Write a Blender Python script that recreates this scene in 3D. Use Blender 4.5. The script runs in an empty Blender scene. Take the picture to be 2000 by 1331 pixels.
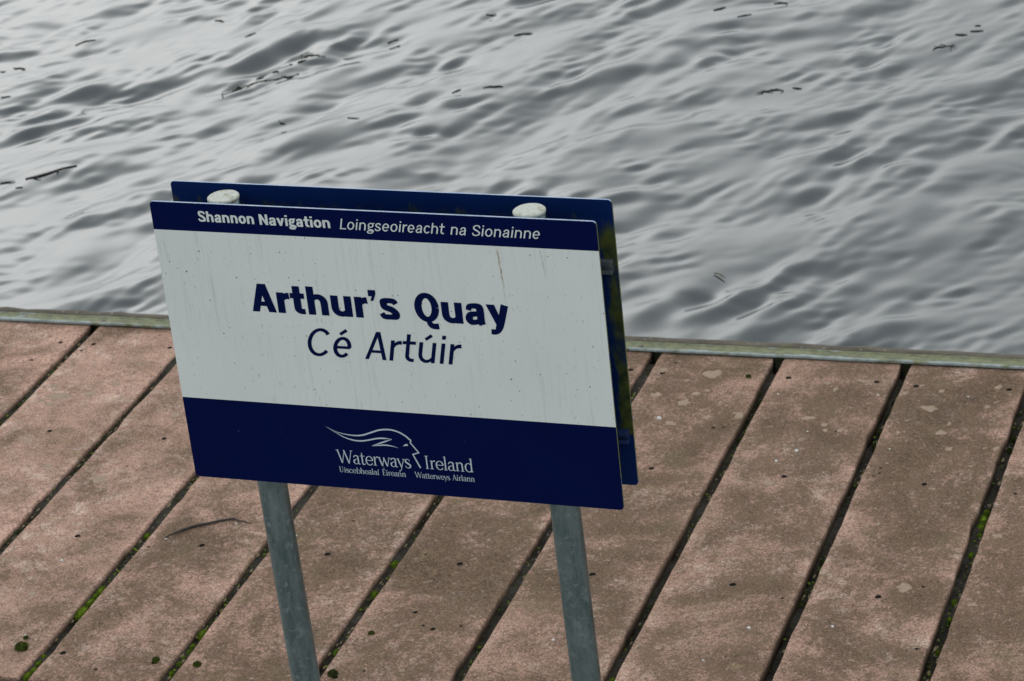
import bpy, bmesh, math, random
import numpy as np
from mathutils import Vector, Matrix
from mathutils.geometry import delaunay_2d_cdt

# ------------------------------------------------------------------ camera
sc = bpy.context.scene
COL = sc.collection
cam_d = bpy.data.cameras.new('camera')
cam = bpy.data.objects.new('camera', cam_d)
COL.objects.link(cam)
PITCH, ROLL, YAW = map(math.radians, (25.3332, -6.7332, -21.2399))
cp, sp, cy, sy = math.cos(PITCH), math.sin(PITCH), math.cos(YAW), math.sin(YAW)
fw = Vector((sy*cp, cy*cp, -sp))
rt = Vector((cy, -sy, 0))
up = rt.cross(fw)
r2 = math.cos(ROLL)*rt + math.sin(ROLL)*up
u2 = -math.sin(ROLL)*rt + math.cos(ROLL)*up
m = Matrix((r2, u2, -fw)).transposed().to_4x4()
m.translation = (0, 0, 2.6)
cam.matrix_world = m
cam_d.sensor_width = 36.0
cam_d.lens = 102.49
cam_d.clip_start = 0.05
cam_d.clip_end = 2000
cam_d.dof.use_dof = True
cam_d.dof.focus_distance = 3.78
cam_d.dof.aperture_fstop = 22.0
sc.camera = cam

# ------------------------------------------------------------------ light
SUN_EL, SUN_AZ = math.radians(26), math.radians(-32)      # azimuth from +Y towards +X
w = bpy.data.worlds.new('World')
sc.world = w
w.use_nodes = True
nt = w.node_tree
bg = nt.nodes['Background']
sky = nt.nodes.new('ShaderNodeTexSky')
sky.sky_type = 'NISHITA'
sky.sun_disc = False
sky.sun_elevation = SUN_EL
sky.sun_rotation = SUN_AZ
sky.air_density = 1.0
sky.dust_density = 8.0
sky.ozone_density = 1.0
hs = nt.nodes.new('ShaderNodeHueSaturation')               # overcast: nearly colourless sky light
hs.inputs['Saturation'].default_value = 0.15
nt.links.new(sky.outputs[0], hs.inputs['Color'])
mixc = nt.nodes.new('ShaderNodeMix')                       # even cloud layer over the clear-sky glow
mixc.data_type = 'RGBA'
mixc.inputs[0].default_value = 0.83
nt.links.new(hs.outputs[0], mixc.inputs[6])
mixc.inputs[7].default_value = (7.0, 7.55, 7.8, 1)
nt.links.new(mixc.outputs[2], bg.inputs['Color'])
bg.inputs['Strength'].default_value = 0.12
sl = bpy.data.lights.new('sun', 'SUN')
so = bpy.data.objects.new('sun', sl)
COL.objects.link(so)
sl.energy = 0.5
sl.angle = math.radians(120)
sl.color = (1.0, 0.98, 0.95)
sdir = Vector((math.sin(SUN_AZ)*math.cos(SUN_EL), math.cos(SUN_AZ)*math.cos(SUN_EL), math.sin(SUN_EL)))
so.rotation_euler = sdir.to_track_quat('Z', 'Y').to_euler()
vs = sc.view_settings
vs.view_transform = 'Standard'
vs.look = 'None'
vs.exposure = 0.0
vs.gamma = 1.0
vs.use_curve_mapping = False

# ------------------------------------------------------------------ measured positions, metres
SCREWS = [(-2.5647,4.2191),(-2.3039,4.2177),(-2.0488,4.2192),(-1.7939,4.2221),(-1.5416,4.221),(-1.2865,4.2231),(-1.0307,4.2178),(-2.822,4.6166),(-2.5646,4.6171),(-1.5406,4.6127),(-1.2871,4.6162),(-1.0284,4.6146),(-2.9899,5.0108),(-2.9133,5.0124),(-2.7308,5.0148),(-1.452,5.0121),(-1.3769,5.0112),(-1.1155,5.0084),(-0.9338,5.0087),(-2.3972,3.8256)]
PITS = [(-2.9228,4.9776,0.0041),(-3.0146,4.9209,0.0047),(-1.8149,4.0494,0.0046),(-1.7645,4.0001,0.0046),(-1.7855,4.0096,0.0032),(-1.7183,4.0171,0.0032),(-1.8363,3.8526,0.0027),(-0.9551,4.2596,0.0031),(-0.9274,4.0618,0.0038),(-0.8817,4.6319,0.0032),(-0.8543,4.6045,0.0037),(-1.1865,4.1869,0.0031),(-1.6314,5.0098,0.0052),(-1.6178,5.0576,0.0032),(-1.3968,4.9774,0.0025),(-1.4694,4.7899,0.004),(-1.4506,4.7943,0.0025),(-1.4276,4.7525,0.002),(-1.2299,4.8012,0.0029),(-1.1137,4.6498,0.0028),(-1.123,4.6387,0.0028),(-1.1155,4.6695,0.0019),(-1.1959,5.014,0.0045),(-2.4034,4.2003,0.0025),(-2.0476,4.3467,0.002),(-1.8666,4.2454,0.0019),(-2.3131,3.7862,0.0033),(-2.4157,4.1097,0.002)]
LICHEN = [(-1.5287,5.0129,0.0207,0.0253),(-1.5393,4.9259,0.0113,0.0101),(-1.5538,4.8865,0.0123,0.0155),(-1.4317,4.848,0.011,0.0195),(-1.6189,4.9125,0.0144,0.0101),(-1.5209,4.9436,0.0072,0.0068),(-1.4924,4.8323,0.0111,0.0087),(-1.6338,5.0223,0.0136,0.0128),(-1.5571,4.7968,0.0121,0.0076),(-1.2899,4.9982,0.0076,0.0067),(-1.2695,4.9759,0.0055,0.0122),(-1.2186,5.0149,0.0151,0.0067),(-1.2914,4.8491,0.0139,0.0107),(-1.2221,4.8042,0.0068,0.0073),(-1.2507,4.8029,0.0059,0.0074),(-1.2578,4.8253,0.0069,0.0074),(-1.5742,4.9806,0.0041,0.0069),(-1.4829,4.8945,0.0041,0.0099),(-1.3673,4.5842,0.0086,0.0079),(-1.3099,4.5855,0.0143,0.0099),(-1.0704,4.9153,0.0186,0.0171),(-1.0316,4.8204,0.0106,0.0104),(-1.0047,4.7598,0.0066,0.0091),(-0.9558,5.0183,0.0069,0.0087),(-0.9642,4.936,0.0068,0.0107),(-1.0628,4.9911,0.0054,0.0077),(-1.113,4.8108,0.0048,0.0062),(-1.0227,4.8581,0.0048,0.0084),(-0.9188,4.7702,0.0075,0.0091),(-2.806,4.7858,0.0136,0.0124),(-2.8736,4.7663,0.0228,0.0223),(-2.7734,4.8331,0.0114,0.0087),(-2.7618,4.9304,0.0069,0.0128),(-2.9041,4.8116,0.0103,0.0113),(-2.5777,4.7137,0.011,0.0106),(-2.9013,4.6445,0.0079,0.0096),(-2.8105,4.8409,0.0057,0.0063),(-2.9023,4.7457,0.008,0.0111),(-2.8743,4.728,0.0091,0.0098),(-2.6164,4.4328,0.0239,0.0197),(-2.7522,4.4751,0.0162,0.0101),(-2.6084,4.0885,0.0081,0.0059),(-2.5494,4.0059,0.0099,0.0086),(-0.9879,4.2549,0.0158,0.0137),(-1.065,4.4154,0.0045,0.0055),(-1.0943,4.4615,0.0041,0.0046),(-1.0771,4.4638,0.0041,0.0046),(-0.8588,4.4505,0.0125,0.0072),(-1.4602,4.9436,0.0051,0.0056),(-1.3215,4.8823,0.0045,0.0054),(-0.9535,4.6975,0.0056,0.0059),(-2.3729,4.0149,0.0088,0.0075),(-0.8616,4.2149,0.0103,0.0075),(-1.3863,4.2534,0.0064,0.0054),(-1.9466,4.1118,0.0066,0.0064)]
DROPS = [(-1.5851,4.8151,0.0056),(-1.2861,4.7155,0.0053),(-1.3151,4.6711,0.0039),(-1.1815,4.9601,0.003),(-1.1142,4.7445,0.0024),(-1.0073,4.9721,0.0025),(-1.0807,4.1093,0.0035),(-1.5428,3.9976,0.0036),(-1.2198,4.0843,0.0039),(-1.2707,3.9729,0.0026),(-2.3815,4.2322,0.003),(-2.2692,4.3056,0.003),(-2.4944,3.8713,0.0029),(-2.5487,4.1289,0.004),(-1.2838,4.7948,0.0025),(-1.3768,4.9418,0.0025),(-2.1353,4.2788,0.0025)]
MOSS_TOP = [(-2.4801,3.8303,0.0119),(-2.4875,3.8619,0.0048),(-2.2169,3.8293,0.0065),(-2.1372,3.8264,0.0069),(-1.8863,3.8335,0.009),(-1.8677,3.9695,0.0055),(-1.454,5.0096,0.0051)]
MOSS_GAP = [(-2.4349,3.9682,0.0088),(-2.4331,4.0026,0.0068),(-2.4349,4.0278,0.0044),(-2.4343,4.0479,0.0064),(-2.1753,3.9342,0.0066),(-2.172,3.8935,0.0042),(-2.1723,3.8765,0.0042),(-2.173,3.8561,0.0037),(-2.1737,3.8359,0.0037),(-2.1738,3.8059,0.0042),(-2.4312,3.8188,0.0043),(-2.433,3.7965,0.0052),(-2.4366,3.7757,0.0057),(-2.4392,3.7553,0.0061),(-1.9199,4.2195,0.0072),(-1.9189,4.1139,0.0061),(-1.9196,3.9178,0.0046),(-1.411,3.9097,0.0061),(-0.8978,4.5588,0.0055),(-0.8983,4.5305,0.0082),(-0.8988,4.5023,0.0077),(-0.9002,4.4743,0.0054),(-0.8987,4.4052,0.0049),(-0.8987,4.2453,0.0048),(-0.9018,4.1872,0.0047),(-0.9014,4.0851,0.0034),(-1.1547,4.3521,0.0041),(-1.4043,4.9276,0.0061),(-1.4047,4.8468,0.005),(-1.4112,4.7755,0.0045),(-1.1427,4.9679,0.0045),(-1.1492,4.902,0.0049),(-1.1508,4.8378,0.0044),(-1.1525,4.7894,0.0048),(-0.8925,4.8472,0.0048),(-0.8926,4.8019,0.0038),(-2.4332,4.2485,0.0051),(-2.6874,4.2302,0.0041)]
TWIG = [(-2.3828,4.2324),(-2.3764,4.2445),(-2.3606,4.2653),(-2.3439,4.2812),(-2.3227,4.2936),(-2.2998,4.309),(-2.2787,4.3187),(-2.2705,4.3133),(-2.2494,4.3088),(-2.2355,4.3042)]
FLOATS = [
  ('strand',[(-3.8535,7.6944),(-3.8463,7.7382),(-3.8408,7.7867),(-3.819,7.7767),(-3.8008,7.8061),(-3.7729,7.8338),(-3.7407,7.8618),(-3.7068,7.8966),(-3.6881,7.9153)]),
  ('tuft',[(-3.7248,8.0272),(-3.7155,8.0482),(-3.6973,8.0581),(-3.6621,8.0478)]),
  ('bit',[(-3.7474,7.9739),(-3.7336,7.9835)]),
  ('bit',[(-3.7198,7.9932),(-3.7026,8.0098)]),
  ('bit',[(-3.8062,7.8502),(-3.784,7.86)]),
  ('bit',[(-3.7729,7.9074),(-3.7531,7.9127)]),
  ('stick',[(-4.1798,6.9902),(-4.1505,7.0076),(-4.1078,7.0491),(-4.0695,7.1002)]),
  ('bit',[(-4.2504,6.9624),(-4.211,6.9766)]),
  ('bit',[(-4.1782,6.916),(-4.1626,6.9284)]),
  ('bit',[(-4.1707,8.3586),(-4.1334,8.3546)]),
  ('bit',[(-4.5501,8.0804),(-4.529,8.1146),(-4.5033,8.1298)]),
  ('bit',[(-4.717,7.8514),(-4.7009,7.8566)]),
  ('bit',[(-4.6885,7.8872),(-4.6632,7.8836),(-4.6379,7.8707)]),
  ('bit',[(-4.5877,7.6205),(-4.5632,7.6261)]),
  ('bit',[(-3.4941,8.1971),(-3.4677,8.2261)]),
  ('bit',[(-3.0951,7.7127),(-3.0755,7.7348)]),
  ('bit',[(-3.0104,7.7547),(-2.9808,7.7645),(-2.9506,7.768)]),
  ('bit',[(-3.5856,7.5086),(-3.5607,7.4934)]),
  ('bit',[(-3.3452,7.4764),(-3.3097,7.4763)]),
  ('bit',[(-3.2282,8.4183),(-3.1971,8.4312)]),
  ('bit',[(-3.9761,8.1656),(-3.959,8.2114)]),
  ('bit',[(-3.0799,8.2645),(-3.056,8.275),(-3.0277,8.2856)]),
  ('bit',[(-2.485,8.5029),(-2.4537,8.5362)]),
  ('bit',[(-2.3805,8.4061),(-2.3432,8.4316)]),
  ('bit',[(-2.3131,8.5946),(-2.2673,8.5879)]),
  ('tuft',[(-1.7132,8.1653),(-1.6878,8.1821),(-1.6656,8.1943)]),
  ('bit',[(-1.6678,8.2938),(-1.6346,8.2925)]),
  ('bit',[(-1.6311,8.3183),(-1.5923,8.3311)]),
  ('bit',[(-1.6253,8.3774),(-1.6076,8.3708)]),
  ('tuft',[(-2.1496,7.8073),(-2.1285,7.8213),(-2.0906,7.8165)]),
  ('bit',[(-2.0705,7.8347),(-2.0428,7.8382)]),
  ('leaf',[(-1.9633,6.5227),(-1.9473,6.5159),(-1.9284,6.498)]),
]
HAIR = [(0.2005,0.3116),(0.2134,0.3181),(0.2276,0.3215),(0.2410,0.3224),(0.2522,0.3209),(0.2650,0.3160),(0.2753,0.3120),(0.2852,0.3102),(0.2949,0.3103),(0.3042,0.3130),(0.3121,0.3175),(0.3175,0.3225),(0.3192,0.3236),(0.3179,0.3273),(0.3279,0.3410),(0.3193,0.3442),(0.3276,0.3635)]
LOCK = [(0.2005,0.3116),(0.2144,0.3199),(0.2246,0.3256),(0.2364,0.3292),(0.2486,0.3298),(0.2598,0.3276),(0.2712,0.3245),(0.2811,0.3234),(0.2926,0.3239),(0.2630,0.3361),(0.2798,0.3335),(0.2907,0.3339),(0.3001,0.3360)]
EYE = [(0.3068,0.3329),(0.3099,0.3301),(0.3131,0.3290),(0.3148,0.3316)]

GAPS = [-2.949, -2.6917, -2.4305, -2.1768, -1.917, -1.6694, -1.4127, -1.1536, -0.8982]
PITCH_X = 0.2564
DECK_Y0, DECK_Y1 = 3.738, 5.104
EDGE_Y = 5.094
WATER_Z = -0.5
rnd = random.Random(7)

# ------------------------------------------------------------------ helpers
def tag(o, label=None, cat=None, group=None, kind=None):
    for k, v in (('label', label), ('category', cat), ('group', group), ('kind', kind)):
        if v: o[k] = v
    return o
def link(name, me, mats, parent=None, loc=None):
    o = bpy.data.objects.new(name, me)
    COL.objects.link(o)
    for mt in (mats if isinstance(mats, (list, tuple)) else [mats]):
        if mt.name not in [x.name for x in me.materials]: me.materials.append(mt)
    if parent: o.parent = parent
    if loc is not None: o.location = loc
    return o
def empty(name, loc=(0, 0, 0)):
    o = bpy.data.objects.new(name, None)
    COL.objects.link(o)
    o.location = loc
    o.empty_display_size = 0.1
    return o
def from_bm(name, bm, smooth=False):
    me = bpy.data.meshes.new(name)
    bm.normal_update()
    bm.to_mesh(me)
    bm.free()
    if smooth: me.polygons.foreach_set('use_smooth', [True]*len(me.polygons))
    return me
def box_bm(x0, x1, y0, y1, z0, z1, bev=0.0, bm=None):
    bm = bm or bmesh.new()
    v = [bm.verts.new((x, y, z)) for z in (z0, z1) for y in (y0, y1) for x in (x0, x1)]
    fs = [bm.faces.new([v[i] for i in f]) for f in ((0, 2, 3, 1), (4, 5, 7, 6), (0, 1, 5, 4), (2, 6, 7, 3), (0, 4, 6, 2), (1, 3, 7, 5))]
    if bev:
        es = list({e for f in fs for e in f.edges})
        bmesh.ops.bevel(bm, geom=es, offset=bev, segments=2, affect='EDGES', profile=0.6)
    return bm
def tube(pts, rads, seg=8, caps=True):
    """tapered tube along a polyline"""
    bm = bmesh.new()
    rings = []
    n = len(pts)
    P = [Vector(p) for p in pts]
    for i in range(n):
        t = (P[min(i+1, n-1)] - P[max(i-1, 0)]).normalized()
        a = t.cross(Vector((0, 0, 1)))
        if a.length < 1e-3: a = Vector((1, 0, 0))
        a.normalize()
        b = a.cross(t).normalized()
        rings.append([bm.verts.new(P[i] + rads[i]*(math.cos(k/seg*math.tau)*a + math.sin(k/seg*math.tau)*b)) for k in range(seg)])
    for i in range(n-1):
        for k in range(seg):
            f = bm.faces.new((rings[i][k], rings[i][(k+1) % seg], rings[i+1][(k+1) % seg], rings[i+1][k]))
            f.smooth = True
    if caps:
        bm.faces.new(rings[0][::-1]); bm.faces.new(rings[-1])
    bmesh.ops.recalc_face_normals(bm, faces=bm.faces)
    return bm

# ------------------------------------------------------------------ node helper
class N:
    def __init__(s, name):
        s.m = bpy.data.materials.new(name); s.m.use_nodes = True
        s.t = s.m.node_tree; s.b = s.t.nodes['Principled BSDF']
    def set(s, sock, v):
        if hasattr(v, 'default_value') or hasattr(v, 'is_linked'): s.t.links.new(v, sock)
        else: sock.default_value = v
    def p(s, **k):
        for n_, v in k.items(): s.set(s.b.inputs[n_.replace('_', ' ')], v)
        return s
    def new(s, ty, **props):
        n_ = s.t.nodes.new(ty)
        for k, v in props.items(): setattr(n_, k, v)
        return n_
    def coord(s, scale=(1, 1, 1), rand=0.0):
        c = s.new('ShaderNodeTexCoord'); mp = s.new('ShaderNodeMapping')
        s.t.links.new(c.outputs['Object'], mp.inputs['Vector'])
        mp.inputs['Scale'].default_value = scale
        if rand:
            oi = s.new('ShaderNodeObjectInfo')
            x = s.new('ShaderNodeVectorMath', operation='SCALE'); x.inputs[0].default_value = (rand, rand*.7, rand*.4)
            s.t.links.new(oi.outputs['Random'], x.inputs['Scale'])
            a = s.new('ShaderNodeVectorMath', operation='ADD')
            s.t.links.new(c.outputs['Object'], a.inputs[0]); s.t.links.new(x.outputs[0], a.inputs[1])
            s.t.links.new(a.outputs[0], mp.inputs['Vector'])
        return mp.outputs[0]
    def noise(s, vec, scale, detail=3, rough=.55, dist=0.0):
        n_ = s.new('ShaderNodeTexNoise'); s.t.links.new(vec, n_.inputs['Vector'])
        n_.inputs['Scale'].default_value = scale; n_.inputs['Detail'].default_value = detail
        n_.inputs['Roughness'].default_value = rough; n_.inputs['Distortion'].default_value = dist
        return n_.outputs['Fac']
    def rng(s, v, a, b, c=0.0, d=1.0):
        n_ = s.new('ShaderNodeMapRange'); s.set(n_.inputs['Value'], v)
        for i, x in zip(('From Min', 'From Max', 'To Min', 'To Max'), (a, b, c, d)): n_.inputs[i].default_value = x
        return n_.outputs[0]
    def math(s, op, a, b=0.0, clamp=False):
        n_ = s.new('ShaderNodeMath', operation=op, use_clamp=clamp); s.set(n_.inputs[0], a); s.set(n_.inputs[1], b)
        return n_.outputs[0]
    def mix(s, f, a, b, blend='MIX'):
        n_ = s.new('ShaderNodeMix', data_type='RGBA', blend_type=blend)
        def col(v): return v if hasattr(v, 'is_linked') else (*v, 1.0)
        s.set(n_.inputs[0], f); s.set(n_.inputs[6], col(a)); s.set(n_.inputs[7], col(b))
        return n_.outputs[2]
    def sep(s, vec):
        n_ = s.new('ShaderNodeSeparateXYZ'); s.t.links.new(vec, n_.inputs[0]); return n_.outputs
    def bump(s, h, strength=.5, dist=.001):
        n_ = s.new('ShaderNodeBump'); s.t.links.new(h, n_.inputs['Height'])
        n_.inputs['Strength'].default_value = strength; n_.inputs['Distance'].default_value = dist
        s.t.links.new(n_.outputs[0], s.b.inputs['Normal'])

# ------------------------------------------------------------------ materials
M = {}
def mat_plank():
    n = N('weathered_plank'); v = n.coord(rand=37.0)
    x, y, z = n.sep(n.coord())
    big = n.noise(v, 5.0, 4, .62, .7)
    med = n.noise(v, 17, 5, .68, .6)
    speck = n.noise(v, 95, 6, .85)
    fine = n.noise(v, 260, 3, .7)
    edge = n.rng(n.math('ABSOLUTE', x), .085, .120, 0, 1)
    ox = n.sep(n.new('ShaderNodeObjectInfo').outputs['Location'])[0]
    d = n.math('ADD', n.math('MULTIPLY', big, 1.75), n.math('MULTIPLY', med, 1.0))
    d = n.math('ADD', d, n.math('MULTIPLY', speck, 3.8))
    d = n.math('SUBTRACT', d, n.math('MULTIPLY', edge, .20))
    d = n.math('ADD', d, n.rng(ox, -2.9, -2.0, -.20, .17))        # the boards further along are dirtier
    dirt = n.rng(d, 3.06, 3.50)
    c = n.mix(n.rng(n.noise(v, 12, 3), .3, .7), (.53, .335, .262), (.41, .252, .192))
    pale = n.math('MULTIPLY', n.rng(n.noise(v, 30, 4, .7), .48, .62), n.rng(n.noise(v, 6, 2), .42, .60))
    c = n.mix(n.math('MULTIPLY', pale, .75), c, (.66, .49, .40))
    c = n.mix(n.math('MULTIPLY', dirt, .93), c, n.mix(n.rng(med, .35, .65), (.086, .058, .035), (.150, .101, .064)))
    g = n.rng(n.math('ADD', n.math('MULTIPLY', speck, .75), n.math('MULTIPLY', fine, .5)), .53, .72, .46, 1.62)
    n2 = n.new('ShaderNodeMix', data_type='RGBA', blend_type='MULTIPLY'); n2.inputs[0].default_value = 1.0
    n.set(n2.inputs[6], c); cc = n.new('ShaderNodeCombineColor')
    for i in range(3): n.set(cc.inputs[i], g)
    n.set(n2.inputs[7], cc.outputs[0]); c = n2.outputs[2]
    spk = n.rng(n.noise(v, 150, 2, .5), .69, .74)
    c = n.mix(n.math('MULTIPLY', spk, .6), c, (.56, .44, .36))
    flk = n.rng(n.noise(v, 62, 2, .5), .69, .735)
    c = n.mix(n.math('MULTIPLY', flk, .55), c, (.47, .355, .27))
    pit = n.rng(n.noise(v, 125, 2, .5), .31, .26)
    c = n.mix(n.math('MULTIPLY', pit, .75), c, (.055, .042, .03))
    gr = n.rng(n.noise(v, 9, 3), .58, .72)
    c = n.mix(n.math('MULTIPLY', gr, .30), c, (.15, .13, .065))
    yl = n.rng(n.noise(v, 24, 3, .6), .66, .74)
    c = n.mix(n.math('MULTIPLY', yl, .35), c, (.40, .31, .17))
    under = n.rng(z, -.003, -.012)                               # board sides darker below the top edge
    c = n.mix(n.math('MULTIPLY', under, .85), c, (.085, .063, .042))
    n.p(Base_Color=c, Roughness=.92)
    n.b.inputs['Specular IOR Level'].default_value = .15
    n.bump(n.math('ADD', n.math('ADD', n.math('MULTIPLY', speck, 1.0), n.math('MULTIPLY', fine, .5)), n.math('MULTIPLY', med, .9)), .7, .0026)
    return n.m
def mat_simple(name, c1, c2, scale, rough=.8, bump=0.0, metal=0.0, bscale=None, rand=11.0):
    n = N(name); v = n.coord(rand=rand)
    n.p(Base_Color=n.mix(n.rng(n.noise(v, scale, 4, .6), .3, .7), c1, c2), Roughness=rough, Metallic=metal)
    if bump: n.bump(n.noise(v, bscale or scale*2, 3), bump, .002)
    return n.m
M['plank'] = mat_plank()
M['screw'] = mat_simple('rusty_screw_head', (.05, .045, .04), (.16, .15, .14), 300, .5, metal=.7)
M['pit'] = mat_simple('dark_hole_lining', (.02, .016, .012), (.05, .04, .03), 300, .95)  # dark brown for hole walls and bottoms
M['soil'] = mat_simple('gap_soil', (.010, .009, .006), (.045, .036, .024), 90, .95, .8)
M['lichen'] = mat_simple('pale_lichen', (.40, .29, .215), (.30, .215, .155), 90, .95, .5, bscale=500)
M['dropping'] = mat_simple('white_fleck', (.80, .80, .78), (.6, .6, .58), 200, .8)
M['moss'] = mat_simple('bright_moss', (.11, .19, .008), (.25, .36, .012), 160, .95, .8, bscale=700)
M['moss_dark'] = mat_simple('dark_moss', (.022, .034, .006), (.085, .105, .014), 120, .95, .8, bscale=600)
M['moss_top'] = mat_simple('cushion_moss', (.022, .036, .006), (.14, .19, .012), 330, .95, .8, bscale=700)
M['twig'] = mat_simple('twig_bark', (.018, .016, .014), (.05, .042, .035), 120, .85, .5)
M['weed'] = mat_simple('water_weed', (.022, .024, .012), (.06, .06, .032), 60, .7)
M['leaf'] = mat_simple('yellow_leaf', (.30, .30, .16), (.22, .22, .12), 60, .6)
M['dark'] = mat_simple('dark_substructure', (.010, .010, .008), (.02, .018, .014), 20, .95)  # near-black colour for the joists and hull
M['concrete'] = mat_simple('quay_concrete', (.24, .23, .21), (.33, .32, .29), 12, .9, .4, bscale=150)
def mat_rail():
    n = N('galvanised_rail'); v = n.coord(scale=(1, 1.6, 1)); x, y, z = n.sep(n.coord())
    moss = n.math('ADD', n.noise(v, 20, 5, .7), n.math('MULTIPLY', n.noise(v, 4, 2), .6))
    mid = n.rng(n.math('ABSOLUTE', n.math('SUBTRACT', y, .019)), .006, .016, .26, -.04)
    mk = n.rng(n.math('ADD', moss, mid), .76, .88)
    c = n.mix(n.rng(n.noise(v, 60, 3), .3, .7), (.22, .27, .27), (.37, .42, .415))
    c = n.mix(n.math('MULTIPLY', mk, .9), c, n.mix(n.rng(n.noise(v, 50, 4, .65), .35, .65), (.085, .09, .034), (.20, .205, .085)))
    spot = n.rng(n.noise(v, 120, 2), .70, .75)
    c = n.mix(n.math('MULTIPLY', spot, .6), c, (.07, .06, .04))
    n.p(Base_Color=c, Roughness=.65, Metallic=.1)
    n.bump(n.noise(v, 300, 3), .3, .001)
    return n.m
def mat_fender():
    n = N('weathered_fender'); v = n.coord(scale=(.25, 1, 1))
    c = n.mix(n.rng(n.noise(v, 60, 4, .6), .3, .7), (.075, .062, .047), (.15, .13, .10))
    c = n.mix(n.math('MULTIPLY', n.rng(n.noise(n.coord(), 16, 3), .55, .68), .6), c, (.14, .145, .07))
    c = n.mix(n.rng(n.noise(n.coord(), 130, 2), .66, .72), c, (.33, .33, .26))
    n.p(Base_Color=c, Roughness=.9); n.bump(n.noise(v, 200, 3), .6, .002)
    return n.m
M['rail'] = mat_rail(); M['fender'] = mat_fender()
def mat_water():
    n = N('river_water'); v = n.coord(scale=(1, 1, 1))
    n.p(Base_Color=(.012, .018, .022, 1), Roughness=.12, IOR=1.72)
    n.b.inputs['Specular Tint'].default_value = (.90, .97, 1.0, 1)
    return n.m
M['water'] = mat_water()
def algae(n, c, amt, v):
    return n.mix(amt, c, n.mix(n.rng(n.noise(v, 60, 3), .35, .65), (.05, .065, .008), (.12, .13, .012)))
def mat_navy(name, kind):
    n = N(name); v = n.coord(); x, y, z = n.sep(v)
    c = n.mix(n.rng(n.noise(v, 9, 2), .3, .7), (.0007, .0046, .049), (.0009, .0053, .055))
    if kind == 'inner':                                          # algae and grime on the sheltered inner side
        vv = n.coord(scale=(1, 1, .35)); c = n.mix(n.rng(n.noise(v, 9, 2), .3, .7), (.003, .016, .085), (.004, .020, .105))
        a = n.math('ADD', n.noise(vv, 34, 4, .65), n.math('MULTIPLY', n.noise(vv, 120, 2), .3))
        side = n.math('MULTIPLY', n.rng(x, .266, .292, -.10, .47), n.math('MULTIPLY', n.rng(z, -.336, -.326), n.rng(z, -.025, -.085)))
        top = n.math('MULTIPLY', n.rng(z, -.010, -.026, -.08, .12), n.rng(z, -.06, -.09, 1, -1.2))
        amt = n.rng(n.math('ADD', n.math('ADD', a, side), top), .76, .98)
        c = n.mix(n.math('MULTIPLY', amt, .85, True), c, n.mix(n.rng(n.noise(v, 60, 3), .35, .65), (.030, .042, .008), (.085, .100, .010)))
        rough = .5
    elif kind == 'edge':
        c = n.mix(.55, c, (.10, .16, .32)); rough = .4
        c = n.mix(n.rng(n.math('ADD', n.noise(v, 90, 3), n.rng(x, .28, .30, -.3, .12)), .48, .62), c, (.14, .15, .04))
    else:
        s = n.rng(n.noise(n.coord(scale=(1, 1, .4)), 240, 2), .74, .78)
        c = n.mix(n.math('MULTIPLY', s, .3), c, (.2, .22, .25)); rough = .38
    n.p(Base_Color=c, Roughness=rough); n.b.inputs['Specular IOR Level'].default_value = .04
    return n.m
def mat_white():
    n = N('white_sign_vinyl'); v = n.coord(); x, y, z = n.sep(v)
    c = n.mix(n.rng(n.noise(v, 6, 2), .3, .7), (.70, .74, .73), (.75, .785, .77))
    drip = n.noise(n.coord(scale=(1, 1, .06)), 190, 3, .6)
    fade = n.noise(n.coord(scale=(1, 1, .3)), 16, 3)
    d = n.math('MULTIPLY', n.rng(drip, .52, .72), n.rng(fade, .38, .68))
    c = n.mix(n.math('MULTIPLY', d, .40), c, (.40, .42, .39))
    short = n.math('MULTIPLY', n.rng(n.noise(n.coord(scale=(1, 1, .28)), 330, 2), .63, .72), n.rng(n.noise(v, 40, 2), .45, .6))
    c = n.mix(n.math('MULTIPLY', short, .55), c, (.28, .29, .26))
    dots = n.rng(n.noise(v, 230, 1, .3), .745, .77)
    c = n.mix(n.math('MULTIPLY', dots, .85), c, (.09, .085, .06))
    gr = n.rng(n.noise(v, 900, 2), .3, .7, .94, 1.05)
    # two rusty runs below the top band
    def run(x0, slope, z0, z1, wd, amt, c):
        wob = n.math('MULTIPLY', n.math('SUBTRACT', n.noise(n.coord(scale=(0.01, .01, 1)), 60, 3), .5), .006)
        dz = n.math('SUBTRACT', z0, z)
        cx = n.math('ADD', n.math('ADD', x0, wob), n.math('MULTIPLY', dz, slope))
        m_ = n.rng(n.math('ABSOLUTE', n.math('SUBTRACT', x, cx)), wd*.4, wd, 1, 0)
        m_ = n.math('MULTIPLY', m_, n.math('MULTIPLY', n.rng(dz, 0, .002), n.rng(dz, (z0-z1)*.4, z0-z1, 1, 0)))
        m_ = n.math('MULTIPLY', m_, n.rng(n.noise(v, 130, 2), .3, .6))
        return n.mix(n.math('MULTIPLY', m_, amt), c, (.27, .19, .085))
    c = run(.168, .055, -.041, -.125, .0013, .95, c)
    c = run(.2245, .08, -.041, -.085, .0010, .6, c)
    n.p(Base_Color=c, Roughness=.42); n.b.inputs['Specular IOR Level'].default_value = .3
    return n.m
M['navy'] = mat_navy('navy_vinyl', 'face'); M['navy_in'] = mat_navy('navy_algae', 'inner'); M['navy_edge'] = mat_navy('navy_worn_edge', 'edge')
M['white'] = mat_white()
M['top_edge'] = mat_simple('sky_lit_top_edge', (.22, .32, .52), (.42, .50, .62), 40, .5)  # pale blue upper rim; the sky highlight is painted into its colour
M['letter_blue'] = mat_simple('navy_lettering', (.0012, .006, .050), (.0015, .007, .056), 20, .6)
M['letter_blue'].node_tree.nodes['Principled BSDF'].inputs['Specular IOR Level'].default_value = .04
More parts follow.
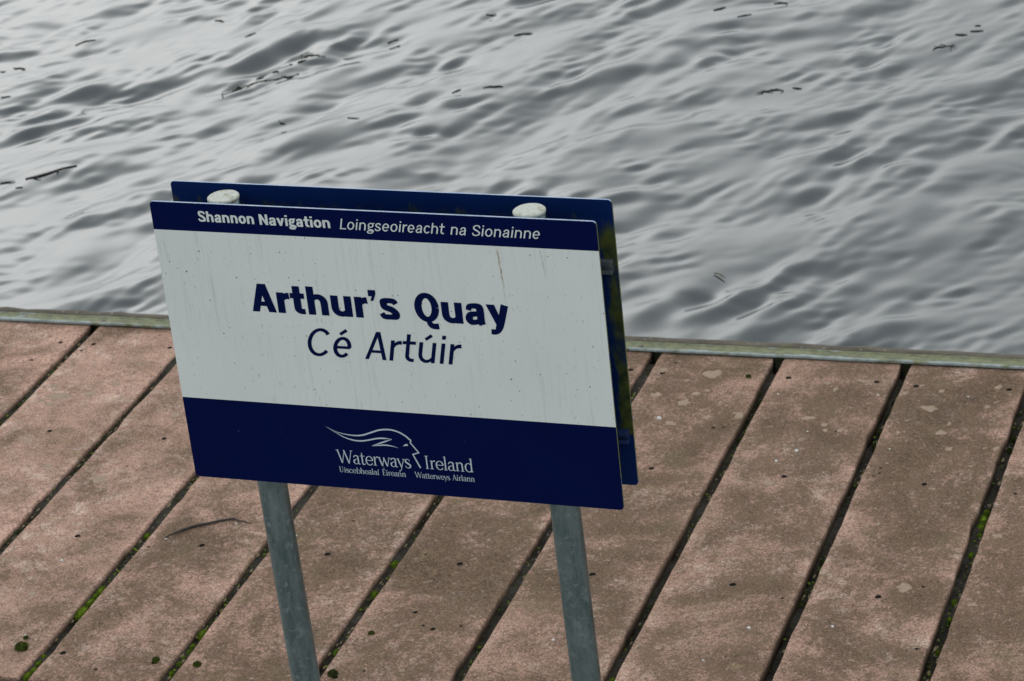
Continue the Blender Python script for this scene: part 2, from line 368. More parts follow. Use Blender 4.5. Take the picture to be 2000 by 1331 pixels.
M['letter_white'] = mat_simple('white_lettering', (.64, .70, .70), (.72, .77, .77), 60, .45)
M['letter_grey'] = mat_simple('pale_blue_lettering', (.50, .58, .66), (.56, .64, .71), 60, .45)
def mat_galv():
    n = N('galvanised_post'); v = n.coord(scale=(1, 1, .25), rand=5.0); vv = n.coord(rand=5.0)
    c = n.mix(n.rng(n.noise(v, 60, 5, .7), .36, .64), (.105, .148, .156), (.21, .26, .27))
    c = n.mix(n.rng(n.noise(vv, 110, 3, .6), .55, .72), c, (.27, .32, .33))
    scr = n.rng(n.math('ABSOLUTE', n.math('SUBTRACT', n.noise(vv, 38, 2, .5, 1.5), .5)), .004, .010, 1, 0)
    scr = n.math('MULTIPLY', scr, n.rng(n.noise(vv, 13, 2), .55, .66))
    c = n.mix(n.math('MULTIPLY', scr, .55), c, (.5, .55, .55))
    n.p(Base_Color=c, Roughness=n.rng(n.noise(v, 50, 3), .3, .7, .30, .46), Metallic=.80)
    n.bump(n.noise(vv, 160, 3), .18, .001)
    return n.m
M['post'] = mat_galv()
def mat_cap():
    n = N('lichened_plastic_cap'); v = n.coord(rand=3.0)
    c = n.mix(n.rng(n.noise(v, 220, 3, .6), .35, .7), (.58, .60, .55), (.47, .485, .43))
    c = n.mix(n.rng(n.noise(v, 90, 4, .65), .52, .68), c, (.30, .28, .17))
    n.p(Base_Color=c, Roughness=.75); n.bump(n.noise(v, 300, 3), .4, .001)
    return n.m
M['cap'] = mat_cap()
M['channel'] = mat_simple('dull_aluminium_channel', (.10, .12, .14), (.20, .23, .25), 80, .5, metal=.5)
M['channel_blue'] = mat_simple('painted_channel', (.01, .025, .09), (.02, .045, .14), 80, .45)

# ------------------------------------------------------------------ water
def make_water():
    def axis(a, b, step, far0, far1, grow=1.22):
        core = np.arange(a, b+1e-6, step); lo = []; hi = []
        p, s = a, step
        while p > far0: s *= grow; p -= s; lo.append(p)
        p, s = b, step
        while p < far1: s *= grow; p += s; hi.append(p)
        return np.r_[lo[::-1], core, hi]
    xs = axis(-6.4, 0.4, .0095, -500, 500); ys = axis(5.6, 9.6, .0095, 4.95, 800)
    X, Y = np.meshgrid(xs, ys)
    rng = np.random.default_rng(5)
    # slow warp so that the crests are not ruled lines
    def vn(sc, seed):
        r = np.random.default_rng(seed); o = np.zeros_like(X)
        for i in range(10):
            a = r.uniform(0, math.tau); k = math.tau/sc*r.uniform(.6, 1.5)
            o += np.sin(k*(X*math.cos(a)+Y*math.sin(a))+r.uniform(0, math.tau))
        return o/math.sqrt(10)
    wx = X + .035*vn(1.3, 1) + .006*vn(.45, 11); wy = Y + .035*vn(1.3, 2) + .006*vn(.45, 12)
    Z = np.zeros_like(X)
    gA = np.clip(.85 + .38*vn(1.8, 3), .15, None); gB = np.clip(.75 + .6*vn(1.0, 4), .08, 2.0); gC = np.clip(.65 + .65*vn(.6, 6), .05, 2.0); gD = np.clip(.7 + .6*vn(.35, 8), .05, None)
    for i in range(260):
        u_ = rng.random()
        if u_ < .08: lam = math.exp(rng.uniform(math.log(.5), math.log(1.4))); g = gA; s0 = .0138
        elif u_ < .32: lam = math.exp(rng.uniform(math.log(.2), math.log(.5))); g = gB; s0 = .0158
        elif u_ < .64: lam = math.exp(rng.uniform(math.log(.09), math.log(.2))); g = gC; s0 = .0162
        else: lam = math.exp(rng.uniform(math.log(.045), math.log(.09))); g = gD; s0 = .0122
        if rng.random() < .70: a = math.radians(-25) + rng.normal(0, math.radians(16))
        else: a = math.radians(-62) + rng.normal(0, math.radians(18))
        k = math.tau/lam
        Z += g*s0*rng.uniform(.6, 1.4)/k*np.sin(k*(wx*math.cos(a)+wy*math.sin(a))+rng.uniform(0, math.tau))
    far = np.clip(1-(np.maximum(np.abs(X+3)-3.4, 0)+np.maximum(np.abs(Y-7.4)-2.4, 0))/6, 0, 1)
    Z = Z*far + WATER_Z
    ny, nx = X.shape
    me = bpy.data.meshes.new('river_water')
    me.vertices.add(nx*ny)
    me.vertices.foreach_set('co', np.stack([X, Y, Z], -1).astype(np.float32).ravel())
    i = np.arange(nx*ny).reshape(ny, nx)
    q = np.stack([i[:-1, :-1], i[:-1, 1:], i[1:, 1:], i[1:, :-1]], -1).reshape(-1, 4)
    me.loops.add(q.size); me.loops.foreach_set('vertex_index', q.ravel().astype(np.int32))
    me.polygons.add(len(q)); me.polygons.foreach_set('loop_start', np.arange(0, q.size, 4, dtype=np.int32))
    me.polygons.foreach_set('use_smooth', np.ones(len(q), dtype=bool))
    me.update(calc_edges=True); me.validate()
    tag(link('river_water', me, M['water']), kind='structure')
    def height(x, y):
        ix = int(np.clip(np.searchsorted(xs, x), 0, nx-1)); iy = int(np.clip(np.searchsorted(ys, y), 0, ny-1))
        return float(Z[iy, ix])
    return height
water_h = make_water()

# ------------------------------------------------------------------ deck
deck = tag(empty('jetty_deck', (0, 0, 0)), 'jetty deck of weathered pinkish brown boards beside the river', kind='structure')
gaps = [GAPS[0]-PITCH_X*k for k in range(10, 0, -1)] + GAPS + [GAPS[-1]+PITCH_X*k for k in range(1, 11)]
GAP = 0.021
def circ(cx, cy, r, n, jit=0.0, rg=rnd):
    ph = rg.uniform(0, 6.28)
    return [(cx+r*(1+rg.uniform(-jit, jit))*math.cos(ph+k/n*math.tau), cy+r*(1+rg.uniform(-jit, jit))*math.sin(ph+k/n*math.tau)) for k in range(n)]
def make_plank(idx, xa, xb):
    cx, cyy = (xa+xb)/2, (DECK_Y0+DECK_Y1)/2
    hw = (xb-xa)/2 - GAP/2
    rg = random.Random(100+idx)
    hl = (DECK_Y1-DECK_Y0)/2
    # outline, slightly worn
    out = []
    ny = 44
    ja = jb = 0
    L, Rr = [], []
    for k in range(ny+1):
        y = -hl + 2*hl*k/ny
        ja = ja*.6 + rg.gauss(0, .0007); jb = jb*.6 + rg.gauss(0, .0007)
        L.append((-hw+ja, y)); Rr.append((hw+jb, y))
    for a in (L, Rr):
        for _ in range(rg.randint(1, 3)):
            k = rg.randint(2, ny-2); x, y = a[k]; a[k] = (x*(1-rg.uniform(.012, .03)), y)
    out = Rr + [(hw*(1-t/4)-hw*(t/4), hl+rg.gauss(0, .0006)) for t in range(1, 4)][:0] + L[::-1]
    n = len(out)
    def inset(d):
        res = []
        for x, y in out: res.append((x-math.copysign(d, x), y-math.copysign(min(d, hl), y)*(1 if abs(abs(y)-hl) < 1e-6 else 0)))
        return res
    holes = []
    screws = []
    for ry, dx in ((3.8256, -.088), (3.8256, .090), (4.2202, 0), (4.6155, 0), (5.011, -.091), (5.011, .091)):
        x, y = cx+dx+rg.gauss(0, .0025), ry+rg.gauss(0, .002)
        screws.append((x-cx, y-cyy)); holes.append((x-cx, y-cyy, rg.uniform(.0052, .0062), .0045, 12))
    for x, y, r in PITS:
        if xa+GAP/2+.006 < x < xb-GAP/2-.006 and all(math.hypot(x-cx-h[0], y-cyy-h[1]) > h[2]+r+.003 for h in holes):
            holes.append((x-cx, y-cyy, max(r, .0028), .006, 9))
    bm = bmesh.new()
    top = inset(.0030)
    pts = [Vector(p) for p in top]; edges = [(i, (i+1) % n) for i in range(n)]
    rings = []
    for hx, hy, r, dp, sg in holes:
        c = circ(hx, hy, r, sg, .05 if sg == 12 else .22, rg); s0 = len(pts)
        pts += [Vector(p) for p in c]; edges += [(s0+k, s0+(k+1) % sg) for k in range(sg)]
        rings.append((s0, sg, dp))
    vo, eo, fo, ov, _, _ = delaunay_2d_cdt(pts, edges, [], 0, 1e-7)
    assert len(vo) == len(pts)
    V = [bm.verts.new((p.x, p.y, 0)) for p in vo]
    mp = {}
    for k, l in enumerate(ov):
        for o_ in l: mp[o_] = k
    poly = [vo[mp[i]] for i in range(n)]
    def inside(px, py):
        c = False
        for i in range(n):
            a, b = poly[i], poly[i-1]
            if (a.y > py) != (b.y > py) and px < (b.x-a.x)*(py-a.y)/(b.y-a.y)+a.x: c = not c
        return c
    for f in fo:
        mx = sum(vo[i].x for i in f)/len(f); my = sum(vo[i].y for i in f)/len(f)
        if any(math.hypot(mx-h[0], my-h[1]) < h[2]*.97 and len({i for i in f} & set(range(mp[rr[0]], mp[rr[0]]+rr[1]))) == 3 for h, rr in zip(holes, rings)): continue
        if not inside(mx, my): continue
        fc = bm.faces.new([V[i] for i in f])
    # rounded shoulder and sides
    prof = [(.0018, -.0004), (.0007, -.0013), (.0001, -.0030), (0, -.036)]
    prev = [V[mp[i]] for i in range(n)]
    for d, zz in prof:
        cur = [bm.verts.new((x, y, zz)) for x, y in inset(d)]
        for i in range(n):
            f = bm.faces.new((prev[i], cur[i], cur[(i+1) % n], prev[(i+1) % n])); f.smooth = True
        prev = cur
    bm.faces.new(prev)
    # hole walls and bottoms
    for (s0, sg, dp) in rings:
        a = [V[mp[s0+k]] for k in range(sg)]
        b = [bm.verts.new((v.co.x, v.co.y, -dp)) for v in a]
        for k in range(sg): bm.faces.new((a[k], a[(k+1) % sg], b[(k+1) % sg], b[k])).material_index = 1
        f = bm.faces.new(b); f.material_index = 1
    bmesh.ops.recalc_face_normals(bm, faces=bm.faces)
    me = from_bm('plank', bm)
    o = link('plank', me, [M['plank'], M['pit']], deck, (cx, cyy, -rg.uniform(0, .0012)))
    for x, y in screws:
        s_ = link('screw', screw_me, M['screw'], o, (x, y, -.0044))
        s_.rotation_euler.z = rg.uniform(0, 3)
    return o
bm = bmesh.new()                                                  # domed screw head with a cross recess
ring0 = [bm.verts.new((.0043*math.cos(k/12*math.tau), .0043*math.sin(k/12*math.tau), 0)) for k in range(12)]
ring1 = [bm.verts.new((.0032*math.cos(k/12*math.tau), .0032*math.sin(k/12*math.tau), .0012)) for k in range(12)]
ring2 = [bm.verts.new(((.0020 if k % 3 == 0 else .0007)*math.cos(k/12*math.tau), (.0020 if k % 3 == 0 else .0007)*math.sin(k/12*math.tau), .0014)) for k in range(12)]
ring3 = [bm.verts.new((v.co.x, v.co.y, .0003)) for v in ring2]
for a, b in ((ring0, ring1), (ring1, ring2), (ring2, ring3)):
    for k in range(12): bm.faces.new((a[k], a[(k+1) % 12], b[(k+1) % 12], b[k]))
bm.faces.new(ring3)
screw_me = from_bm('screw', bm)
planks = []
for i in range(len(gaps)-1):
    planks.append((gaps[i], gaps[i+1], make_plank(i, gaps[i], gaps[i+1])))
def plank_at(x):
    for a, b, o in planks:
        if a <= x < b: return o
    return planks[0][2]

X0, X1 = gaps[0]-.02, gaps[-1]+.02
# soil and grit lodged between the boards (uneven strips), one piece per gap
soil_depth = {9: -.012, 10: -.012, 11: -.012, 12: -.011, 13: -.012, 14: -.015, 15: -.016, 16: -.020, 17: -.024, 18: -.022}
gap_floor = {}
for i, gx in enumerate(gaps):
    rg = random.Random(500+i); bm = bmesh.new()
    z0 = soil_depth.get(i, -.018); gap_floor[i] = z0; rows = []
    ph = [rg.uniform(0, 6.28) for _ in range(4)]
    ny = 150
    for k in range(ny+1):
        y = DECK_Y0 + (DECK_Y1-DECK_Y0)*k/ny
        zc = z0 + .003*math.sin(y*9+ph[0]) + .003*math.sin(y*23+ph[1]) + .002*math.sin(y*61+ph[2])
        if DECK_Y1-y < .03: zc = -.034
        rows.append([bm.verts.new((gx+dx, y, min(-.006, zc+rg.gauss(0, .0018)-(.002 if abs(dx) < .006 else 0)))) for dx in (-.0135, -.006, 0, .006, .0135)])
    for k in range(ny):
        for j in range(4): bm.faces.new((rows[k][j], rows[k][j+1], rows[k+1][j+1], rows[k+1][j]))
    so_ = link('gap_soil', from_bm('gap_soil', bm, True), M['soil'], deck); so_['kind'] = 'stuff'
# joists and pontoon hull under the boards
for yj in (3.8256, 4.2202, 4.6155, 5.011):
    link('joist', from_bm('joist', box_bm(X0, X1, yj-.03, yj+.03, -.16, -.0365)), M['dark'], deck)
link('hull', from_bm('hull', box_bm(X0, X1, 3.70, 5.085, -1.2, -.165)), M['dark'], deck)
link('near_edge_beam', from_bm('beam', box_bm(X0, X1, 3.66, 3.724, -.12, -.006, .004)), M['rail'], deck)

# edge rail: galvanised strip with a rolled lip, resting on the board ends
def profile_strip(name, prof, x0, x1, mat, nseg=90, jit=.0003):
    bm = bmesh.new(); rg = random.Random(3); rows = []
    for k in range(nseg+1):
        x = x0+(x1-x0)*k/nseg
        dz = rg.gauss(0, jit)
        rows.append([bm.verts.new((x, y, z+dz)) for y, z in prof])
    np_ = len(prof)
    for k in range(nseg):
        for j in range(np_):
            bm.faces.new((rows[k][j], rows[k][(j+1) % np_], rows[k+1][(j+1) % np_], rows[k+1][j]))
    bm.faces.new(rows[0]); bm.faces.new(rows[-1][::-1])
    bmesh.ops.recalc_face_normals(bm, faces=bm.faces)
    return link(name, from_bm(name, bm), mat)
rail = profile_strip('edge_rail', [(0, .003), (0, .0065), (.0015, .0078), (.004, .0080), (.012, .0076), (.024, .0080), (.028, .0094), (.0305, .0096), (.0325, .0075), (.0330, -.05), (.030, -.05), (.030, .003)], X0, X1, M['rail'])
rail.location = (0, EDGE_Y, 0)
tag(rail, 'pale galvanised edge rail stained with green algae along the jetty edge', 'rail')
for x, dy in ((-1.797, .012), (-1.705, .012), (-2.93, .012), (-0.80, .012), (-3.5, .012)):   # fixing bolts
    bo = link('bolt', screw_me, M['screw'], rail, (x, dy, .0074)); bo.scale = (1.3, 1.3, 1.2)
fend = profile_strip('fender_board', [(0, -.10), (0, .006), (.003, .0085), (.012, .0095), (.020, .0085), (.024, .005), (.025, -.22), (.0, -.22)], X0, X1, M['fender'], 160, .0009)
fend.location = (0, EDGE_Y+.0340, 0)
tag(fend, 'grey brown weathered fender board outside the pale edge rail', 'fender')
bm = bmesh.new()
# bank-side paving where the sign stands
g = tag(link('quay_paving', from_bm('quay_paving', box_bm(-60, 60, -40, 3.655, -1.5, -.02)), M['concrete']), kind='structure')

# ------------------------------------------------------------------ sign
U = Vector((0.9999, -0.0092, -0.0096)).normalized()
ZZ = Vector((0.0095, -0.0128, 0.9999)).normalized()
NN = ZZ.cross(U).normalized(); U = NN.cross(ZZ).normalized()
TL = Vector((-1.6647, 3.0697, 1.2157))
ZTOP = 1.2157+.02
PW, PH, PT, PD = .6, .403, .003, .0641
sign = empty('quay_sign')
mm = Matrix((U, NN, ZZ)).transposed().to_4x4()
mm.translation = TL + U*.3 - ZZ*ZTOP
sign.matrix_world = mm
tag(sign, "double sided navy and white quay name sign on two grey posts", 'sign')
def rrect(w_, h_, r, n=5):
    p = []
    for cx, cz, a0 in ((w_/2-r, -r, 90), (w_/2-r, -h_+r, 0), (-w_/2+r, -h_+r, -90), (-w_/2+r, -r, -180)):
        for k in range(n+1):
            a = math.radians(a0-90*k/n); p.append((cx+r*math.cos(a), cz+r*math.sin(a)))
    return p      # clockwise seen from the front
def make_panel(name, y0, y1, mats_front, mats_back):
    """plate with rounded corners; both faces cut at the colour bands"""
    bm = bmesh.new(); o = rrect(PW, PH, .0055)
    cuts = [-.0394, -.2830]
    def face(y, outward):
        # horizontal slices
        for (zt, zb, mi) in ((.01, cuts[0], 0), (cuts[0], cuts[1], 1), (cuts[1], -1, 0)):
            poly = o
            for lim, sgn in ((zt, 1), (zb, -1)):
                res = []
                for i in range(len(poly)):
                    a, b = poly[i-1], poly[i]
                    ia, ib = sgn*(lim-a[1]) >= 0, sgn*(lim-b[1]) >= 0
                    if ia != ib:
                        t = (lim-a[1])/(b[1]-a[1]); res.append((a[0]+t*(b[0]-a[0]), lim))
                    if ib: res.append(b)
                poly = res
            vs_ = [bm.verts.new((x, y, z)) for x, z in poly]
            f = bm.faces.new(vs_ if outward else vs_[::-1]); f.material_index = mi if outward == (name == 'front_panel') else 2
    e = .0006
    face(y0, True); face(y1, False)
    # rim with a small arris
    def ring(y, d): return [bm.verts.new((x*(1-d/.3), y, z*(1-d/.2)-(d if abs(z) < .2 else -d)*.0)) for x, z in o]
    rs = [ring(y0, 0), ring(y1, 0)]
    n = len(o)
    for a, b in zip(rs[:-1], rs[1:]):
        for i in range(n):
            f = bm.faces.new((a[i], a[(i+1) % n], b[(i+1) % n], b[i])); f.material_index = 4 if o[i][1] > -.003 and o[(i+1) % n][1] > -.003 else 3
    bmesh.ops.recalc_face_normals(bm, faces=bm.faces)
    return link(name, from_bm(name, bm), [M['navy'], M['white'], M['navy_in'], M['navy_edge'], M['top_edge']], sign, (0, 0, ZTOP))
front = make_panel('front_panel', 0, PT, 0, 0)
back = make_panel('back_panel', PD, PD+PT, 0, 0)
front['label'] = 'front panel with navy bands and white name field'
back['label'] = 'back panel, its navy inner side green with algae'
# posts
zl = mm.to_3x3().inverted() @ Vector((-.004, -.0126, .9999))
for px in (.0885, .5026):
    R0 = .0198
    topz = ZTOP - .0075
    c = Vector((px-.3, (PD+PT)/2, ZTOP))
    def at(z): return c + zl*((z-ZTOP)/zl.z)
    zs = [-.05] + [ -.05 + (topz+.05)*k/12 for k in range(1, 13)]
    b = tube([at(z) for z in zs], [R0]*len(zs), 40)
    post = link('post', from_bm('post', b), M['post'], sign)
    b = tube([at(topz-.0005), at(topz+.0002), at(topz+.0030), at(topz+.0040), at(topz+.0043)], [.0198, .0207, .0207, .0196, .0180], 40)
    capo = link('post_cap', from_bm('post_cap', b), M['cap'], post)
# fixing channels on the inner face of each panel
for pan, ya, s, mt in ((back, PD, -1, 'channel'), (front, PT, 1, 'channel')):
    for zc in (-.089, -.329):
        bm = bmesh.new()
        t, hgt, dp = .0022, .017, .0100
        xa, xb = -.2955, .2945
        f = lambda d: ya + s*d
        for (d0, d1, za, zb) in ((.0003, .0003+t, -hgt/2, hgt/2), (.0003+t, dp, hgt/2-t, hgt/2), (.0003+t, dp, -hgt/2, -hgt/2+t), (dp-t*.9, dp, hgt/2-t-.0030, hgt/2-t), (dp-t*.9, dp, -hgt/2+t, -hgt/2+t+.0030)):
            a, b_ = sorted((f(d0), f(d1)))
            box_bm(xa, xb, a, b_, zc+za, zc+zb, 0, bm)
        ch = link('fixing_channel', from_bm('fixing_channel', bm), M['channel'] if zc > -.2 else M['channel_blue'], pan)

# --- lettering
_y = [0]
def stroke(pts, smooth=True, sub=6):
    """variable width stroke -> verts, faces"""
    P = [np.array(p, float) for p in pts]
    if smooth and len(P) > 2:
        Q = []
        E = [2*P[0]-P[1]] + P + [2*P[-1]-P[-2]]
        for i in range(1, len(E)-2):
            for k in range(sub):
                t = k/sub; a, b, c, d = E[i-1:i+3]
                Q.append(.5*((2*b)+(-a+c)*t+(2*a-5*b+4*c-d)*t*t+(-a+3*b-3*c+d)*t**3))
        Q.append(P[-1]); P = Q
    V, F = [], []
    n = len(P)
    for i in range(n):
        ta = (P[i]-P[i-1])[:2] if i else (P[1]-P[0])[:2]
        tb = (P[i+1]-P[i])[:2] if i < n-1 else ta
        ta = ta/(np.linalg.norm(ta)+1e-12); tb = tb/(np.linalg.norm(tb)+1e-12)
        t = ta+tb; ln = np.linalg.norm(t)
        t = t/ln if ln > 1e-6 else ta
        nn_ = np.array((-t[1], t[0])); sc_ = 1/max(.45, abs(np.dot(nn_, (-ta[1], ta[0]))))
        wd = max(P[i][2], 1e-5)/2*sc_
        V += [P[i][:2]+nn_*wd, P[i][:2]-nn_*wd]
        if i: F.append((2*i-2, 2*i-1, 2*i+1, 2*i))
    return V, F
def ell(cx, cy, rx, ry, w1, w2, a0=0, a1=360, n=28):
    """ellipse stroke, w1 at the sides, w2 at top and bottom"""
    out = []
    for k in range(n+1):
        a = math.radians(a0+(a1-a0)*k/n); out.append((cx+rx*math.cos(a), cy+ry*math.sin(a), w1*abs(math.cos(a))**1.3+w2*(1-abs(math.cos(a))**1.3)))
    return ('l', out)
def strokes_object(items, x0, x1, base, cap, mat, slant=0.0):
    """items: list of strokes in unit letter space; every stroke a hair in front of the one before so none share a plane"""
    V, F, Lz = [], [], []
    for k, (kind, pts) in enumerate(items):
        if kind == 'd':                                           # diagonal cut level at both ends
            (xa, ya, wa), (xb, yb, wb) = pts
            kf = math.hypot(xb-xa, yb-ya)/abs(yb-ya)/2
            pts = [(xa-wa*kf, ya), (xa+wa*kf, ya), (xb+wb*kf, yb), (xb-wb*kf, yb)]; kind = 'f'
        if kind == 'f': v = [np.array(p[:2]) for p in pts]; f = [tuple(range(len(pts)))]
        else: v, f = stroke(pts, kind == 's')
        o = len(V); V += v; F += [tuple(i+o for i in q) for q in f]; Lz += [k % 7]*len(v)
    co = np.array([p[:2] for p in V]); co[:, 0] += slant*co[:, 1]; mn, mx = co[:, 0].min(), co[:, 0].max()
    x = (co[:, 0]-mn)/(mx-mn)*(x1-x0)+x0-.3; z = co[:, 1]*cap-base
    me = bpy.data.meshes.new('lettering')
    me.from_pydata([(a, -.00030-.00004*l, b) for a, b, l in zip(x, z, Lz)], [], F)
    bm = bmesh.new(); bm.from_mesh(me)
    for f in bm.faces:
        f.normal_update()
        if f.normal.y > 0: f.normal_flip()
    bm.to_mesh(me); bm.free()
    return link('lettering', me, mat, front)
LW, LB, LG = M['letter_white'], M['letter_blue'], M['letter_grey']
# grotesque alphabet for the names, drawn as strokes (w upright weight, h level weight)
XS = .735
def arc(cx, cy, rx, ry, a0, a1, w1, w2, n=16): return ell(cx, cy, rx, ry, w1, w2, a0, a1, n)[1]
def SG(ch, w, h):
    b = (w-.135)/.115                                             # 0 book, 1 bold
    sb, rb = .085-.03*b, .055-.025*b                              # side bearings, straight and round
    nw = .58+.12*b                                                # width of n
    def stem(x, y0, y1): return ('l', [(x, y0, w), (x, y1, w)])
    def acute(x): return ('l', [(x-.03, .83, h*.95), (x+.17, .99, h*1.05)])
    hk = .31
    if ch in 'nh':
        xr = nw-w/2; xl = w*.55; cx, rx = (xr+xl)/2, (xr-xl)/2
        return [stem(w/2, 0, XS-.005 if ch == 'n' else 1.0), ('l', [(xr, 0, w), (xr, .2, w)] + [(p[0], p[1], p[2]*(1 if k < 10 else 1-.45*(k-9)/7)) for k, p in enumerate(arc(cx, XS-hk+.005, rx, hk-h/2, 0, 172, w, h))])], nw, sb, sb
    if ch in 'u\u00fa':
        xr = nw-w/2; xl = w/2; xe = nw-w*.55; cx, rx = (xe+xl)/2, (xe-xl)/2
        g_ = [stem(xr, 0, XS-.005), ('l', [(xl, XS-.005, w), (xl, .5, w)] + [(p[0], p[1], p[2]*(1 if k < 10 else 1-.45*(k-9)/7)) for k, p in enumerate(arc(cx, hk-.005, rx, hk-h/2, 180, 352, w, h))])]
        if ch != 'u': g_.append(acute(nw/2-.06))
        return g_, nw, sb, sb
    if ch == 'r':
        return [stem(w/2, 0, XS-.005), ('l', [(p[0], p[1], p[2]) for p in arc(w*.55+.26, XS-.36, .26, .36-h*.62, 172, 84, w*.7, h*1.2)] + [(w*.55+.30, XS-h*.62, h*1.25)])], w*.55+.30, sb, .01
    if ch == 't':
        x = .19+.04*b
        return [('l', [(x, .985, w), (x, .5, w), (x, .25, w)] + arc(x+.17, .22, .17, .22-h/2, 180, 275, w, h, 10) + [(x+.24, h*.52, h)]), ('l', [(.0, XS-h/2, h), (x+.26, XS-h/2, h)])], x+.26, .02, .03
    if ch == 'i': return [stem(w/2, 0, XS-.005), ('l', [(w/2, .87, w*1.0), (w/2, .87+min(.145, .10+w*.3), w*1.0)])], w, sb, sb
    if ch == 'o': return [ell(nw/2+.02, XS/2, nw/2+.02-w/2, XS/2+.012-h/2, w, h)], nw+.04, rb, rb
    if ch in 'e\u00e9':
        R_ = nw/2+.01
        g_ = [('l', arc(R_, XS/2, R_-w/2, XS/2+.012-h/2, -2, 318, w, h, 30)), ('l', [(w*.4, XS/2-.005, h*.86), (2*R_-w*.3, XS/2-.005, h*.86)])]
        if ch != 'e': g_.append(acute(R_-.08))
        return g_, 2*R_, rb, rb
    if ch == 'c': return [('l', arc(nw/2, XS/2, nw/2-w/2, XS/2+.012-h/2, 38, 322, w, h, 28))], nw*.93, rb, rb*.6
    if ch == 'a':
        xr = nw-.02-w/2-.03
        return [('s', [(.06+w*.3, .49, h*.95), (.11+w*.25, .61, h*1.05), (nw*.47, XS+.01-h/2, h), (xr-.03, .635-.02*b, w*.95), (xr, .50, w), (xr, .2, w), (xr+.005, .10, w), (xr+.04, -.002, w*.9)]),
                ('s', [(xr, .415, h*.7), (nw*.5, .385-.01*b, h*.95), (w*.5+.06, .33, w*.85), (w*.5+.005, .205, w), (w*.5+.06, .075+.02*b, w*.85), (nw*.42, h/2-.012, h), (xr-.10, .09+.02*b, h*.9), (xr, .19, h*.7)])], nw-.0, rb, rb
    if ch == 's':
        q = nw*.93
        return [('s', [(q-.06-w*.15, .545, h), (q*.76, .665-.03*b, h*1.02), (q*.47, XS+.012-h/2, h), (q*.2+.02, .64-.02*b, w*.85), (w*.5+.02, .535, w*.95), (q*.27, .425, h*1.15), (q*.62, .335, h*1.2), (q-w*.5, .215, w*.95), (q*.8, .095+.01*b, w*.85), (q*.5, h/2-.012, h), (q*.2, .075+.015*b, h*1.02), (.03+w*.1, .20, h)])], q, rb, rb
    if ch == 'v': return [('d', [(w*.55, XS-.005, w*1.08), (nw*.53, 0.0, w*.8)]), ('d', [(nw*.53, 0, w*.8), (nw*1.06-w*.55, XS-.005, w*.98)])], nw*1.06, .01, .01
    if ch == 'y':
        W2 = nw*1.08
        return [('d', [(w*.55, XS-.005, w*1.06), (W2*.53, .04, w*.85)]), ('s', [(W2-w*.52, XS-.005, w*.98), (W2*.62, .18, w*.95), (W2*.50, -.06, w*.95), (W2*.40, -.19, h), (W2*.26, -.245+.02*b, h), (W2*.12, -.235+.02*b, h)])], W2, .01, .01
    if ch == 'g':
        k = .9+.1*b
        return [ell(.29*k, XS-.235, .29*k-w*.55, .235-h*.42, w*.95, h*.85), ell(.30*k, -.135, .31*k-w*.4, .155-h*.35, w*.85, h*.8),
                ('s', [(.17*k, XS-.41, h*.8), (.10*k, XS-.50, w*.75), (.14*k, XS-.60, h), (.30*k, XS-.645, h), (.47*k, XS-.675, h*1.0), (.585*k, XS-.76, w*.85), (.61*k, -.12, w*.8)]),
                ('s', [(.43*k, XS-.13, h*.7), (.52*k, XS-.055, h*.8), (.63*k, XS-.045, h*.95)])], .63*k, rb, .02
    if ch == 'S':
        q = .66+.06*b
        return [('s', [(q-.05-w*.2, .73, h), (q*.79, .90-.03*b, h*1.02), (q*.5, 1.012-h/2, h), (q*.2, .905-.02*b, w*.85), (w*.5+.015, .755, w*.97), (q*.25, .60, h*1.2), (q*.6, .475, h*1.25), (q-w*.5, .29, w*.97), (q*.83, .12+.01*b, w*.87), (q*.5, h/2-.012, h), (q*.18, .10+.015*b, h*1.02), (.02+w*.1, .27, h)])], q, rb, rb
    if ch == 'N':
        q = .74+.06*b
        return [stem(w/2, 0, 1), stem(q-w/2, 0, 1), ('d', [(w*.5, 1, w*.85), (q-w*.5, 0, w*.85)])], q, sb, sb
    if ch == 'L': return [stem(w/2, 0, 1), ('l', [(0, h/2, h), (.53, h/2, h)])], .53, sb, .02
    if ch == 'A':
        q = .74+.10*b; t = h*.85
        return [('d', [(w*.50, 0, w*.95), (q/2-w*.06, 1, w*.95)]), ('d', [(q/2+w*.06, 1, w*1.0), (q-w*.52, 0, w*1.02)]), ('l', [(q*.20, .29, t), (q*.80, .29, t)])], q, .01, .01
    if ch in 'CQ':
        q = .80+.04*b
        if ch == 'C': return [('l', arc(q/2, .5, q/2-w/2, .512-h/2, 40, 320, w, h, 34))], q*.95, rb, rb*.7
        return [ell(q/2, .5, q/2-w/2, .512-h/2, w, h), ('s', [(q*.53, .06, w*.55), (q*.56, -.06, w*.75), (q*.68, -.15, h*1.05), (q*.92, -.145, h*1.1)])], q, rb, rb
    if ch == '\u2019': return [('f', [(0, 1.0), (w*1.0, 1.0), (w*1.0, .87), (w*.62, .62), (w*.22, .62), (w*.47, .78), (0, .78)])], w, .05, .05
    return [], .3, 0, 0
def word(text, x0, x1, base, cap, mat, w=.135, h=.118, slant=0.0):
    items, x = [], 0.0
    for ch in text:
        g_, wd, l_, r_ = SG(ch, w, h); x += l_
        for kind, pts in g_: items.append((kind, [(p[0]+x, p[1]) + tuple(p[2:]) for p in pts]))
        x += wd+r_
    return strokes_object(items, x0, x1, base, cap, mat, slant)
BW = (.255, .185)
SL = .21                                                          # slant of the second-language lines
word('Shannon', .0659, .1439, .0251, .0146, LW, .225, .17)
word('Navigation', .1513, .2482, .0256, .0146, LW, .225, .17)
word('Loingseoireacht', .2609, .4028, .0263, .0145, LW, .118, .100, SL)
word('na', .4089, .4301, .0264, .0145, LW, .118, .100, SL)
